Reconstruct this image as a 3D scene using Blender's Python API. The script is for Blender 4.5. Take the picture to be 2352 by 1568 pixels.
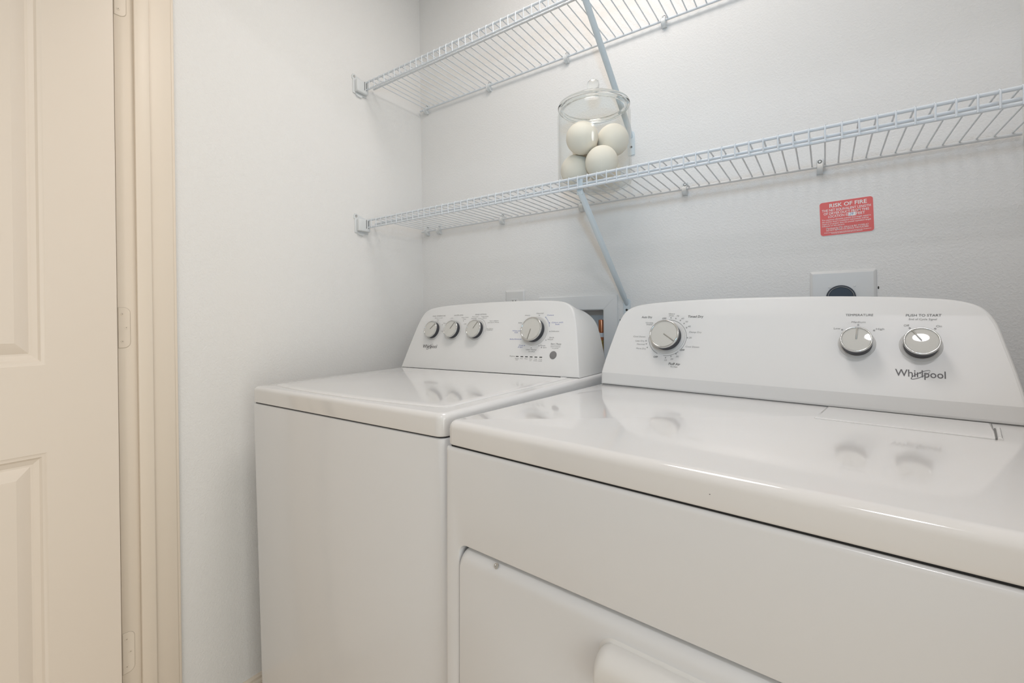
import bpy, bmesh, math, random
from mathutils import Vector, Matrix
random.seed(7)
scn = bpy.context.scene
for o in list(bpy.data.objects): bpy.data.objects.remove(o)
COL = scn.collection
PI = math.pi; rad = math.radians

# ------------------------------------------------------------------ camera
cam_d = bpy.data.cameras.new('camera'); cam = bpy.data.objects.new('camera', cam_d); COL.objects.link(cam)
CR = Vector((0.8251, 0.5648, -0.0143)); CU = Vector((0.0122, 0.0075, 0.9999)); CF = CR.cross(CU) * -1
cam.matrix_world = Matrix(((CR.x, CU.x, -CF.x, 1.3299), (CR.y, CU.y, -CF.y, -1.3153), (CR.z, CU.z, -CF.z, 1.0911), (0, 0, 0, 1)))
cam_d.sensor_width = 36; cam_d.lens = 1051.73 / 2352 * 36; cam_d.shift_y = -54.82 / 2352; cam_d.clip_start = 0.02
scn.camera = cam

# ------------------------------------------------------------------ world, lights, exposure
w = bpy.data.worlds.new('world'); scn.world = w; w.use_nodes = True
w.node_tree.nodes['Background'].inputs[0].default_value = (1, 1, 1, 1)
w.node_tree.nodes['Background'].inputs[1].default_value = 0.0
vs = scn.view_settings; vs.view_transform = 'Standard'; vs.look = 'None'; vs.gamma = 1; vs.exposure = 0.0; vs.use_curve_mapping = False

def area(name, loc, target, size, power, color, shape='DISK'):
    d = bpy.data.lights.new(name, 'AREA'); d.shape = shape; d.size = size; d.energy = power; d.color = color
    o = bpy.data.objects.new(name, d); COL.objects.link(o); o.location = loc
    o.rotation_euler = (Vector(target) - Vector(loc)).to_track_quat('-Z', 'Y').to_euler()
    return o
area('closet_ceiling_light', (0.92, -0.55, 2.41), (0.92, -0.55, 0), 0.45, 6.7, (0.965, 0.905, 0.865))
area('camera_flash', (1.36, -1.40, 1.42), (0.85, 0.0, 1.72), 0.07, 0.95, (0.24, 0.62, 1.0)).data.spread = rad(95)
area('hall_ceiling_light', (1.48, -1.93, 2.41), (1.48, -1.93, 0), 0.24, 8.0, (0.93, 0.91, 0.95))
area('added_hall_fill_light', (3.18, -1.85, 1.08), (0, -1.85, 1.08), 1.6, 22.6, (0.93, 0.98, 0.965), 'RECTANGLE').data.size_y = 1.95  # added fill light, no known window; brightens door and lower left

# ------------------------------------------------------------------ materials
def mat(name, color, rough=0.5, metal=0.0, spec=0.5, coat=0.0):
    m = bpy.data.materials.new(name); m.use_nodes = True
    b = m.node_tree.nodes['Principled BSDF']
    b.inputs['Base Color'].default_value = (*color, 1); b.inputs['Roughness'].default_value = rough
    b.inputs['Metallic'].default_value = metal; b.inputs['Specular IOR Level'].default_value = spec
    b.inputs['Coat Weight'].default_value = coat; b.inputs['Coat Roughness'].default_value = 0.03
    return m
def bumpy(m, scale, strength, dist, detail=3.0, vary=0.0):
    nt = m.node_tree; b = nt.nodes['Principled BSDF']
    tc = nt.nodes.new('ShaderNodeTexCoord'); n = nt.nodes.new('ShaderNodeTexNoise'); bp = nt.nodes.new('ShaderNodeBump')
    n.inputs['Scale'].default_value = scale; n.inputs['Detail'].default_value = detail
    bp.inputs['Strength'].default_value = strength; bp.inputs['Distance'].default_value = dist
    nt.links.new(tc.outputs['Object'], n.inputs['Vector']); nt.links.new(n.outputs['Fac'], bp.inputs['Height'])
    nt.links.new(bp.outputs['Normal'], b.inputs['Normal'])
    return n, bp
def plaster(name, color):
    m = mat(name, color, 0.75, spec=0.25); nt = m.node_tree; b = nt.nodes['Principled BSDF']
    tc = nt.nodes.new('ShaderNodeTexCoord')
    n1 = nt.nodes.new('ShaderNodeTexNoise'); n1.inputs['Scale'].default_value = 190; n1.inputs['Detail'].default_value = 2.5; n1.inputs['Distortion'].default_value = 0.6
    n2 = nt.nodes.new('ShaderNodeTexNoise'); n2.inputs['Scale'].default_value = 9; n2.inputs['Detail'].default_value = 2
    mr = nt.nodes.new('ShaderNodeMapRange'); mr.inputs['From Min'].default_value = 0.42; mr.inputs['From Max'].default_value = 0.66
    mx = nt.nodes.new('ShaderNodeMath'); mx.operation = 'MULTIPLY_ADD'; mx.inputs[1].default_value = 0.35
    bp = nt.nodes.new('ShaderNodeBump'); bp.inputs['Strength'].default_value = 0.36; bp.inputs['Distance'].default_value = 0.0009
    for n in (n1, n2): nt.links.new(tc.outputs['Object'], n.inputs['Vector'])
    nt.links.new(n1.outputs['Fac'], mr.inputs['Value']); nt.links.new(n2.outputs['Fac'], mx.inputs[0]); nt.links.new(mr.outputs['Result'], mx.inputs[2])
    nt.links.new(mx.outputs[0], bp.inputs['Height']); nt.links.new(bp.outputs['Normal'], b.inputs['Normal'])
    return m
M_WALL = plaster('wall_paint', (0.82, 0.81, 0.79))
M_CEIL = mat('ceiling_paint', (0.86, 0.85, 0.83), 0.8, spec=0.2); bumpy(M_CEIL, 80, 0.3, 0.002)
M_TRIM = mat('trim_paint', (0.81, 0.715, 0.60), 0.42, spec=0.4)
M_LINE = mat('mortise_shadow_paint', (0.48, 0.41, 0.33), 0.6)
M_DOOR = mat('door_paint', (0.80, 0.71, 0.61), 0.38, spec=0.4); bumpy(M_DOOR, 160, 0.04, 0.0006)
M_FLOOR = mat('floor_vinyl', (0.46, 0.32, 0.19), 0.5)
def floor_nodes():
    nt = M_FLOOR.node_tree; b = nt.nodes['Principled BSDF']
    tc = nt.nodes.new('ShaderNodeTexCoord'); n = nt.nodes.new('ShaderNodeTexNoise'); mp = nt.nodes.new('ShaderNodeMapping'); cr = nt.nodes.new('ShaderNodeValToRGB')
    mp.inputs['Scale'].default_value = (1.2, 14, 1); n.inputs['Scale'].default_value = 3; n.inputs['Detail'].default_value = 6
    cr.color_ramp.elements[0].color = (0.60, 0.47, 0.33, 1); cr.color_ramp.elements[1].color = (0.74, 0.61, 0.46, 1)
    nt.links.new(tc.outputs['Object'], mp.inputs[0]); nt.links.new(mp.outputs[0], n.inputs['Vector']); nt.links.new(n.outputs['Fac'], cr.inputs[0]); nt.links.new(cr.outputs[0], b.inputs['Base Color'])
floor_nodes()
M_ENAM = mat('white_enamel', (0.775, 0.785, 0.80), 0.22, spec=0.5, coat=0.25)
M_TOP = mat('glossy_white_enamel', (0.79, 0.785, 0.78), 0.10, spec=0.5, coat=0.5)
M_PLAS = mat('white_console_plastic', (0.79, 0.785, 0.77), 0.32, spec=0.45)
M_GAP_SHADE = mat('black_gap_shade', (0.02, 0.02, 0.022), 0.8)  # black filler colour painting the shade inside open gaps
M_SEAM = mat('grey_seam', (0.20, 0.20, 0.195), 0.8)
M_GRIP = mat('charcoal_knob_rubber', (0.045, 0.046, 0.055), 0.5)
M_CAP = mat('satin_silver_cap', (0.60, 0.59, 0.55), 0.5, coat=0.8)
M_RIM = mat('polished_silver_rim', (0.60, 0.60, 0.59), 0.18, metal=0.85)
M_PTR = mat('pointer_grey', (0.36, 0.35, 0.32), 0.35, metal=0.5)
M_RING = mat('pale_grey_dial_ring', (0.62, 0.61, 0.59), 0.4)
M_INK = mat('grey_print', (0.13, 0.125, 0.12), 0.6)
M_INKL = mat('light_grey_print', (0.30, 0.295, 0.28), 0.6)
M_BLUE = mat('blue_print', (0.22, 0.25, 0.50), 0.6)
M_LOGO = mat('dark_logo_print', (0.11, 0.10, 0.10), 0.4)
M_BTN = mat('grey_button', (0.22, 0.215, 0.215), 0.5)
M_BLK = mat('black_lens', (0.015, 0.015, 0.015), 0.3)
M_WIRE = mat('white_vinyl_wire', (0.70, 0.735, 0.765), 0.33, spec=0.5)
M_CLIP = mat('white_shelf_plastic', (0.72, 0.74, 0.74), 0.4)
M_BRACE = mat('pale_blue_grey_steel', (0.66, 0.725, 0.755), 0.4)
M_SLOT = mat('slot_shade_and_chip_grey', (0.16, 0.165, 0.17), 0.6)  # bracket slot shade put in as colour; also colours the paint chips
M_HOLE = mat('dark_screw_recess', (0.05, 0.05, 0.045), 0.7)
M_SCREW = mat('zinc_screw', (0.55, 0.55, 0.54), 0.35, metal=0.8)
M_PLATE = mat('white_wall_plate', (0.72, 0.715, 0.70), 0.35)
M_BOX = mat('white_box_plastic', (0.82, 0.82, 0.81), 0.4)
M_COPPER = mat('copper_pipe', (0.66, 0.26, 0.13), 0.28, metal=0.85)
M_BRASS = mat('brass_valve', (0.55, 0.42, 0.16), 0.3, metal=0.9)
M_STEEL = mat('nickel_wheel', (0.62, 0.59, 0.53), 0.25, metal=0.9)
M_LABEL = mat('white_tape', (0.75, 0.78, 0.82), 0.5)
M_PLUG = mat('blue_black_plug', (0.022, 0.027, 0.04), 0.35)
M_PLUGR = mat('grey_plug_ring', (0.30, 0.29, 0.27), 0.35)
M_RED = mat('red_placard', (0.76, 0.135, 0.12), 0.45)
M_WHITE = mat('white_print', (0.86, 0.84, 0.82), 0.5)
M_PEN = mat('blue_pen', (0.08, 0.13, 0.38), 0.5)
M_BALL = mat('cream_felt', (0.90, 0.83, 0.715), 0.75, spec=0.25); bumpy(M_BALL, 220, 0.12, 0.0008)
def glass_mats():
    g = bpy.data.materials.new('thick_clear_glass'); g.use_nodes = True; b = g.node_tree.nodes['Principled BSDF']
    b.inputs['Base Color'].default_value = (0.97, 0.985, 0.98, 1); b.inputs['Transmission Weight'].default_value = 1; b.inputs['Roughness'].default_value = 0.0; b.inputs['IOR'].default_value = 1.45
    t = bpy.data.materials.new('thin_clear_glass'); t.use_nodes = True; nt = t.node_tree; nt.nodes.clear()
    out = nt.nodes.new('ShaderNodeOutputMaterial'); mix = nt.nodes.new('ShaderNodeMixShader'); tr = nt.nodes.new('ShaderNodeBsdfTransparent'); gl = nt.nodes.new('ShaderNodeBsdfGlossy'); fr = nt.nodes.new('ShaderNodeLayerWeight'); pw = nt.nodes.new('ShaderNodeMath'); pw.operation = 'POWER'; pw.inputs[1].default_value = 4.0; ml = nt.nodes.new('ShaderNodeMath'); ml.operation = 'MULTIPLY_ADD'; ml.inputs[1].default_value = 0.55; ml.inputs[2].default_value = 0.009
    fr.inputs['Blend'].default_value = 0.5; nt.links.new(fr.outputs['Facing'], pw.inputs[0]); nt.links.new(pw.outputs[0], ml.inputs[0]); tr.inputs['Color'].default_value = (0.975, 0.982, 0.98, 1); gl.inputs['Roughness'].default_value = 0.02
    nt.links.new(ml.outputs[0], mix.inputs[0]); nt.links.new(tr.outputs[0], mix.inputs[1]); nt.links.new(gl.outputs[0], mix.inputs[2]); nt.links.new(mix.outputs[0], out.inputs[0])
    return g, t
M_GLASS, M_THIN = glass_mats()

# ------------------------------------------------------------------ helpers
def finish(name, bm, m, parent=None, smooth=True, angle=35, weld=True):
    if weld: bmesh.ops.remove_doubles(bm, verts=bm.verts, dist=1e-6)
    bmesh.ops.recalc_face_normals(bm, faces=bm.faces)
    me = bpy.data.meshes.new(name); bm.to_mesh(me); bm.free()
    for mm in (m if isinstance(m, (list, tuple)) else [m]): me.materials.append(mm)
    if smooth:
        for p in me.polygons: p.use_smooth = True
        me.set_sharp_from_angle(angle=rad(angle))
    o = bpy.data.objects.new(name, me); COL.objects.link(o)
    if parent: o.parent = parent
    return o
def struct(o):
    o['kind'] = 'structure'; return o
def tag(o, label, cat, group=None):
    o['label'] = label; o['category'] = cat
    if group: o['group'] = group
    return o
def thing(name, loc, label, cat, group=None, rot=(0, 0, 0)):
    o = bpy.data.objects.new(name, None); COL.objects.link(o); o.location = loc; o.rotation_euler = rot; o.empty_display_size = 0.05
    return tag(o, label, cat, group)
def dup(root, label=None):
    r = root.copy(); COL.objects.link(r)
    if label: r['label'] = label
    for ch in list(root.children):
        c = ch.copy(); COL.objects.link(c); c.parent = r
        for g in ch.children:
            d = g.copy(); COL.objects.link(d); d.parent = c
    return r
def box(bm, x0, x1, y0, y1, z0, z1, bev=0.0, seg=2):
    b = bmesh.new(); bmesh.ops.create_cube(b, size=1)
    for v in b.verts: v.co = Vector(((x0 + x1) / 2 + v.co.x * (x1 - x0), (y0 + y1) / 2 + v.co.y * (y1 - y0), (z0 + z1) / 2 + v.co.z * (z1 - z0)))
    if bev: bmesh.ops.bevel(b, geom=b.edges[:], offset=bev, segments=seg, profile=0.5, affect='EDGES')
    merge(bm, b); return bm
def merge(bm, b, M=None):
    vm = {}
    for v in b.verts: vm[v] = bm.verts.new(M @ v.co if M else v.co)
    for f in b.faces:
        try: nf = bm.faces.new([vm[v] for v in f.verts]); nf.material_index = f.material_index
        except ValueError: pass
    b.free()
def tube(bm, pts, r, n=8, caps=True):
    pts = [Vector(p) for p in pts]; rings = []
    for i, p in enumerate(pts):
        a = pts[max(i - 1, 0)]; c = pts[min(i + 1, len(pts) - 1)]; t = (c - a).normalized()
        ref = Vector((0, 0, 1)) if abs(t.z) < 0.9 else Vector((1, 0, 0))
        u = t.cross(ref).normalized(); v = u.cross(t)
        rr = r[i] if isinstance(r, (list, tuple)) else r
        rings.append([bm.verts.new(p + (u * math.cos(2 * PI * k / n) + v * math.sin(2 * PI * k / n)) * rr) for k in range(n)])
    for A, B in zip(rings, rings[1:]):
        for k in range(n): bm.faces.new((A[k], A[(k + 1) % n], B[(k + 1) % n], B[k]))
    if caps: bm.faces.new(rings[0][::-1]); bm.faces.new(rings[-1])
def loft(bm, loops, cap0=True, cap1=True):
    R = [[bm.verts.new(p) for p in L] for L in loops]
    n = len(R[0])
    for A, B in zip(R, R[1:]):
        for k in range(n):
            try: bm.faces.new((A[k], A[(k + 1) % n], B[(k + 1) % n], B[k]))
            except ValueError: pass
    if cap0: bm.faces.new(R[0][::-1])
    if cap1: bm.faces.new(R[-1])
def lathe(bm, prof, M=None, n=40):
    """prof: list of (r, h) revolved about local z; M places it."""
    b = bmesh.new(); rings = []
    for r, h in prof:
        if r < 1e-7: rings.append([b.verts.new((0, 0, h))])
        else: rings.append([b.verts.new((r * math.cos(2 * PI * k / n), r * math.sin(2 * PI * k / n), h)) for k in range(n)])
    for A, B in zip(rings, rings[1:]):
        for k in range(n):
            q = [A[0]] if len(A) == 1 else [A[k], A[(k + 1) % n]]
            q += [B[0]] if len(B) == 1 else [B[(k + 1) % n], B[k]]
            if len(q) > 2: b.faces.new(q)
    merge(bm, b, M)
def rrect(x0, x1, y0, y1, r, n=6):
    """ccw rounded rectangle outline; r one radius or four (br, tr, tl, bl)"""
    rs = r if isinstance(r, (list, tuple)) else (r,) * 4
    out = []
    for (cx, cy, a0, rr) in ((x1, y0, -90, rs[0]), (x1, y1, 0, rs[1]), (x0, y1, 90, rs[2]), (x0, y0, 180, rs[3])):
        ox = cx - rr if cx == x1 else cx + rr; oy = cy - rr if cy == y1 else cy + rr
        for k in range(n + 1):
            a = rad(a0 + 90 * k / n); out.append((ox + rr * math.cos(a), oy + rr * math.sin(a)))
    return out
def inset2(pts, d):
    n = len(pts); out = []
    for i in range(n):
        a = Vector(pts[i - 1]); b = Vector(pts[i]); c = Vector(pts[(i + 1) % n])
        e1 = (b - a); e2 = (c - b)
        n1 = Vector((-e1.y, e1.x)); n2 = Vector((-e2.y, e2.x))
        if n1.length < 1e-9: n1 = n2
        if n2.length < 1e-9: n2 = n1
        n1.normalize(); n2.normalize(); m = n1 + n2; m.normalize()
        k = d / max(0.5, m.dot(n1)); out.append((b.x + m.x * k, b.y + m.y * k))
    return out
def slab(bm, x0, x1, y0, y1, z0, z1, rc, rt, rb=0.0, seg=5):
    """box with rounded plan corners and a rounded top (and bottom) rim"""
    loops = []
    if rb:
        for k in range(seg + 1):
            a = PI / 2 * k / seg; i = rb * (1 - math.sin(a)); z = z0 + rb * (1 - math.cos(a))
            loops.append([(x, y, z) for x, y in rrect(x0 + i, x1 - i, y0 + i, y1 - i, max(rc - i, .001))])
    else: loops.append([(x, y, z0) for x, y in rrect(x0, x1, y0, y1, rc)])
    for k in range(seg + 1):
        a = PI / 2 * k / seg; i = rt * (1 - math.cos(a)); z = z1 - rt * (1 - math.sin(a))
        loops.append([(x, y, z) for x, y in rrect(x0 + i, x1 - i, y0 + i, y1 - i, max(rc - i, .001))])
    loft(bm, loops)

def text_bm(bm, body, width=None, height=None, align='C', M=None, xshear=0.0, bold=0.0, sx=1.0):
    """flat lettering in the xy plane, baseline at y=0; scaled to a given width (or cap height)"""
    cu = bpy.data.curves.new('t', 'FONT'); cu.body = body; cu.size = 1; cu.resolution_u = 3; cu.offset = bold; cu.shear = xshear
    ob = bpy.data.objects.new('t', cu); me = bpy.data.meshes.new_from_object(ob)
    xs = [v.co.x for v in me.vertices]
    if not xs: return
    x0, x1 = min(xs), max(xs)
    s = width / (x1 - x0) if width else height / 0.69
    sy = height / 0.69 if height else s
    off = {'C': -(x0 + x1) / 2, 'L': -x0, 'R': -x1}[align]
    b = bmesh.new(); b.from_mesh(me)
    for v in b.verts: v.co = Vector(((v.co.x + off) * s * sx, v.co.y * sy, 0))
    merge(bm, b, M)
    bpy.data.objects.remove(ob); bpy.data.curves.remove(cu); bpy.data.meshes.remove(me)

def panel_matrix(y0, z0, tilt, h=0.0):
    """local frame of a panel leaning back: x right, y up the panel, z out of it"""
    t = rad(tilt); X = Vector((1, 0, 0)); U = Vector((0, math.sin(t), math.cos(t))); N = Vector((0, -math.cos(t), math.sin(t)))
    o = Vector((0, y0, z0)) + N * h
    return Matrix(((X.x, U.x, N.x, o.x), (X.y, U.y, N.y, o.y), (X.z, U.z, N.z, o.z), (0, 0, 0, 1)))
def T(x, s, h=0.0): return Matrix.Translation((x, s, h))

def circle_line(bm, M, cx, cy, r, wdt, a0=0, a1=360, n=48):
    prev = None
    for k in range(n + 1):
        a = rad(a0 + (a1 - a0) * k / n)
        cur = [bm.verts.new(M @ Vector((cx + (r + d) * math.cos(a), cy + (r + d) * math.sin(a), 0))) for d in (-wdt / 2, wdt / 2)]
        if prev: bm.faces.new((prev[0], prev[1], cur[1], cur[0]))
        prev = cur
def rect_mark(bm, M, x0, x1, y0, y1):
    bm.faces.new([bm.verts.new(M @ Vector(p)) for p in ((x0, y0, 0), (x1, y0, 0), (x1, y1, 0), (x0, y1, 0))])

# ------------------------------------------------------------------ setting
XR = 1.655       # right wall of the closet
HX = 0.585, 0.7715; HZ = 0.967, 1.113     # opening of the recessed valve box
bm = bmesh.new()
for x0, x1, z0, z1 in ((-0.1, HX[0], 0, 2.44), (HX[1], XR + .1, 0, 2.44), (HX[0], HX[1], 0, HZ[0]), (HX[0], HX[1], HZ[1], 2.44)):
    box(bm, x0, x1, 0, 0.11, z0, z1)
struct(finish('wall_back', bm, M_WALL, smooth=False))
bm = bmesh.new(); box(bm, -0.12, 0, -0.853, 0, 0, 2.44); struct(finish('wall_left', bm, M_WALL, smooth=False))
bm = bmesh.new(); box(bm, XR, XR + .12, -0.853, 0, 0, 2.44); struct(finish('wall_right', bm, M_WALL, smooth=False))
bm = bmesh.new()
box(bm, -1.2, -0.002, -0.965, -0.853, 0, 2.44); box(bm, XR + .002, 3.2, -0.965, -0.853, 0, 2.44); box(bm, -0.002, XR + .002, -0.965, -0.853, 2.05, 2.44)
struct(finish('wall_front', bm, M_WALL, smooth=False))
bm = bmesh.new(); box(bm, -1.3, -1.2, -2.75, -0.853, 0, 2.44); struct(finish('wall_hall_left', bm, M_WALL, smooth=False))
bm = bmesh.new(); box(bm, 3.2, 3.3, -2.75, -0.853, 0, 2.44); struct(finish('wall_hall_right', bm, M_WALL, smooth=False))
bm = bmesh.new(); box(bm, -1.3, 3.3, -2.85, -2.75, 0, 2.44); struct(finish('wall_hall_back', bm, M_WALL, smooth=False))
bm = bmesh.new(); box(bm, -1.3, 3.3, -3.0, 0.11, -0.05, 0); struct(finish('floor', bm, M_FLOOR, smooth=False))
bm = bmesh.new(); box(bm, -1.3, 3.3, -3.0, 0.11, 2.44, 2.5); struct(finish('ceiling', bm, M_CEIL, smooth=False))
bm = bmesh.new()
for y0, y1, z0, z1 in ((-2.73, -2.65, .02, 2.14), (-1.05, -.97, .02, 2.14), (-2.73, -.97, .02, .10), (-2.73, -.97, 2.06, 2.14)): box(bm, 3.165, 3.2, y0, y1, z0, z1, .004)
struct(finish('added_light_frame_1', bm, M_TRIM))  # unseen frame added around the side fill light
# baseboard: moulded profile run along the left wall
def baseboard(name, p0, p1, nrm):
    bm = bmesh.new(); p0 = Vector(p0); p1 = Vector(p1); nrm = Vector(nrm)
    prof = [(0, 0), (.014, 0), (.015, .064), (.011, .068), (.011, .076), (.0135, .080), (.012, .086), (.007, .090), (.007, .097), (.004, .102), (0, .103)]
    loft(bm, [[tuple(p + nrm * d + Vector((0, 0, z))) for d, z in prof] for p in (p0, p1)])
    return struct(finish(name, bm, M_TRIM, angle=25))
baseboard('baseboard_left', (0, -0.853, 0), (0, 0, 0), (1, 0, 0))
baseboard('baseboard_back', (0.014, 0, 0), (XR, 0, 0), (0, -1, 0))
baseboard('baseboard_right', (XR, -0.853, 0), (XR, -0.014, 0), (-1, 0, 0))
# door jambs with stop and bead
JX = 0.018
def jamb(name, flip):
    bm = bmesh.new(); f = (lambda x: x) if not flip else (lambda x: XR - x)
    def bx(x0, x1, y0, y1, z0, z1, bev):
        a, b = sorted((f(x0), f(x1))); box(bm, a, b, y0, y1, z0, z1, bev)
    bx(0, JX, -0.967, -0.858, 0, 2.05, .0012)
    bx(JX, JX + .0105, -0.9335, -0.9045, 0, 2.04, .0025)
    bx(0, JX - .004, -0.858, -0.850, 0, 2.05, .003)
    return struct(finish(name, bm, M_TRIM, angle=40))
jl = jamb('trim_1', False); jamb('trim_2', True)
bm = bmesh.new(); box(bm, JX, XR - JX, -0.967, -0.853, 2.032, 2.05, .001); box(bm, JX, XR - JX, -0.9335, -0.9045, 2.02, 2.032, .002)
struct(finish('trim_3', bm, M_TRIM))
# hinge leaves let into the left jamb
for zc in (1.8335, 1.0815, 0.347):
    bm = bmesh.new(); hh = 0.0455
    out = rrect(-0.9665, -0.9445, zc - hh, zc + hh, (.012, .012, .0005, .0005))
    loft(bm, [[(JX - .001, y, z) for y, z in out], [(JX + .0006, y, z) for y, z in out], [(JX + .0012, y, z) for y, z in inset2(out, .0007)]])
    hg = finish('hinge_leaf', bm, M_TRIM, jl, angle=30)
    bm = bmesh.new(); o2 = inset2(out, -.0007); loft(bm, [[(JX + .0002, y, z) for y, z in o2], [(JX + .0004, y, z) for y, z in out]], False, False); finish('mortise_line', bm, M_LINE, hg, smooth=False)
    for dy, dz in ((-.959, .031), (-.952, 0), (-.959, -.031)):
        bm = bmesh.new(); Mx = Matrix.Translation((JX + .0012, dy, zc + dz)) @ Matrix.Rotation(PI / 2, 4, 'Y')
        lathe(bm, [(0.0034, 0), (0.0031, 0.0006), (0.0014, 0.0004), (0.0013, 0.0003)], Mx, 12)
        lathe(bm, [(0.0013, 0.0003), (0, 0.0002)], Mx, 12)
        for f in bm.faces: f.material_index = 1 if max((v.co - Mx.translation).length for v in f.verts) < .0016 else 0
        finish('screw', bm, [M_TRIM, M_LINE], hg, angle=30)
# open panel door
def door():
    X0, X1 = 0.018, 0.053; Y1, Y0 = -0.9772, -1.745; Z0, Z1 = 0.012, 2.03
    bm = bmesh.new()
    panels = []
    for (py1, py0) in ((-1.0885, -1.318), (-1.405, -1.635)):
        panels += [(py0, py1, 1.011, 1.905), (py0, py1, 0.225, 0.838)]
    # front skin: grid with holes
    ys = sorted({Y0, Y1} | {p[0] for p in panels} | {p[1] for p in panels}); zs = sorted({Z0, Z1, 1.011, 1.905, 0.225, 0.838})
    hole = {(p[0], p[2]) for p in panels}
    for i in range(len(ys) - 1):
        for j in range(len(zs) - 1):
            if (ys[i], zs[j]) in hole: continue
            bm.faces.new([bm.verts.new((X1, y, z)) for y, z in ((ys[i], zs[j]), (ys[i + 1], zs[j]), (ys[i + 1], zs[j + 1]), (ys[i], zs[j + 1]))])
    for y0, y1, z0, z1 in panels:
        prev = None
        for ins, dep in ((0, 0), (.003, .0015), (.007, .002), (.0105, .0055), (.017, .0075), (.019, .0085), (.0225, .0085), (.026, .0065), (.0405, .0020), (.0425, .0012)):
            k = ins; cur = [bm.verts.new((X1 - dep, y, z)) for y, z in ((y0 + k, z0 + k * 1.06), (y1 - k, z0 + k * 1.06), (y1 - k, z1 - k * 1.06), (y0 + k, z1 - k * 1.06))]
            if prev:
                for q in range(4): bm.faces.new((prev[q], prev[(q + 1) % 4], cur[(q + 1) % 4], cur[q]))
            prev = cur
        bm.faces.new(prev)
    c = [(Y0, Z0), (Y1, Z0), (Y1, Z1), (Y0, Z1)]
    for q in range(4):
        a, b = c[q], c[(q + 1) % 4]
        bm.faces.new([bm.verts.new(p) for p in ((X0, *a), (X0, *b), (X1, *b), (X1, *a))])
    bm.faces.new([bm.verts.new((X0, *p)) for p in c])
    d = struct(finish('door_1', bm, M_DOOR, angle=20))
    # lever-free round knob at the far edge of the door
    bm = bmesh.new(); Mx = Matrix.Translation((X1, -1.675, 0.93)) @ Matrix.Rotation(PI / 2, 4, 'Y')
    lathe(bm, [(0, 0), (.032, 0), (.031, .006), (.012, .01), (.011, .03), (.024, .04), (.028, .052), (.022, .064), (0, .068)], Mx, 28)
    finish('door_knob', bm, M_STEEL, d)
door()

# ------------------------------------------------------------------ appliance pieces
def smooth_curve(pts, n=4):
    """open Catmull-Rom through pts"""
    P = [Vector(p) for p in pts]; P = [P[0] * 2 - P[1]] + P + [P[-1] * 2 - P[-2]]; out = []
    for i in range(1, len(P) - 2):
        for k in range(n):
            t = k / n; a, b, c, d = P[i - 1:i + 3]
            out.append(0.5 * ((2 * b) + (c - a) * t + (2 * a - 5 * b + 4 * c - d) * t * t + (3 * b - a - 3 * c + d) * t ** 3))
    out.append(P[-2]); return [tuple(v) for v in out]
def console_outline(W, half):
    """half: list of (x, z) from bottom-left up to the top middle; returns closed outline, ccw seen from the front"""
    c = smooth_curve(half)
    right = [(W - x, z) for x, z in c]
    return right + c[::-1][1:]
def knob(parent, M, x, s, r, h, ring, angle, ring_h=0.002, dome=False):
    base = M @ T(x, s)
    bm = bmesh.new(); lathe(bm, [(0, ring_h), (r * .955, ring_h), (r * .955, h - .004), (r * .90, h - .0035), (0, h - .0035)], base, 44)
    k = finish('control_knob', bm, M_GRIP, parent, angle=30)
    if ring:
        bm = bmesh.new(); lathe(bm, [(0, .0001), (ring, .0001), (ring - .0004, ring_h * .55), (ring - .003, ring_h), (r * .95, ring_h), (0, ring_h)], base, 44)
        finish('dial_ring', bm, M_RING, k, angle=30)
    bm = bmesh.new()
    lathe(bm, [(r * .90, h - .0045), (r * .985, h - .0040), (r, h - .0026), (r * .990, h - .0008), (r * .965, h + .0002), (r * .93, h + .0006), (r * .890, h + .0002), (r * .872, h - .0007), (r * .865, h - .0022)], base, 48)
    finish('rim', bm, M_RIM, k, angle=50)
    bm = bmesh.new(); lathe(bm, [(r * .88, h - .0010), (r * .75, h - .00085), (r * .6, h - .00072), (r * .4, h - .0006), (r * .2, h - .00053), (0, h - .0005)], base, 44)
    cap = finish('cap', bm, M_CAP, k, angle=50)
    bm = bmesh.new(); a = rad(angle)
    b = bmesh.new(); box(b, 0, r * .90, -.0012, .0012, h - .0016, h + .0005, .0005, 2)
    merge(bm, b, base @ Matrix.Rotation(a, 4, 'Z')); finish('pointer', bm, M_PTR, k, angle=40)
    return k
def logo(parent, M, x0, x1, s0, cap_h):
    w = x1 - x0; Mo = M @ T(0, 0, .0004)
    bm = bmesh.new(); text_bm(bm, 'Whirlpool', width=w, height=cap_h, align='L', M=Mo @ T(x0, s0), bold=0.007)
    # tilted open ring sweeping through the letters
    cx, cy = x0 + w * .515, s0 + cap_h * .34; A, B, ph = w * .222, w * .054, rad(33); prev = None; N = 60
    for k in range(N + 1):
        a = rad(-12 + 348 * k / N); t = k / N
        wd = w * (.009 + .010 * math.sin(PI * t))
        cur = []
        for d in (-wd / 2, wd / 2):
            X = (A + d) * math.cos(a); Y = (B + d) * math.sin(a)
            cur.append(bm.verts.new(Mo @ Vector((cx + X * math.cos(ph) - Y * math.sin(ph), cy + X * math.sin(ph) + Y * math.cos(ph), .0001))))
        if prev: bm.faces.new((prev[0], prev[1], cur[1], cur[0]))
        prev = cur
    return finish('logo', bm, M_LOGO, parent, smooth=False, weld=False)
def feet(parent, W, D, ty, tx):
    for fx, fy in ((.05, .05), (W - .05, .05), (.05, D - .05), (W - .05, D - .05)):
        drop = fx * math.sin(rad(ty)) + fy * math.sin(rad(tx))       # feet screwed out until they reach the floor
        bm = bmesh.new(); zb = -drop
        lathe(bm, [(0, zb), (.022, zb), (.022, zb + .010), (.008, zb + .012), (.008, .04), (0, .04)], Matrix.Translation((fx, fy, 0)), 20)
        finish('foot', bm, M_GRIP, parent)

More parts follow.
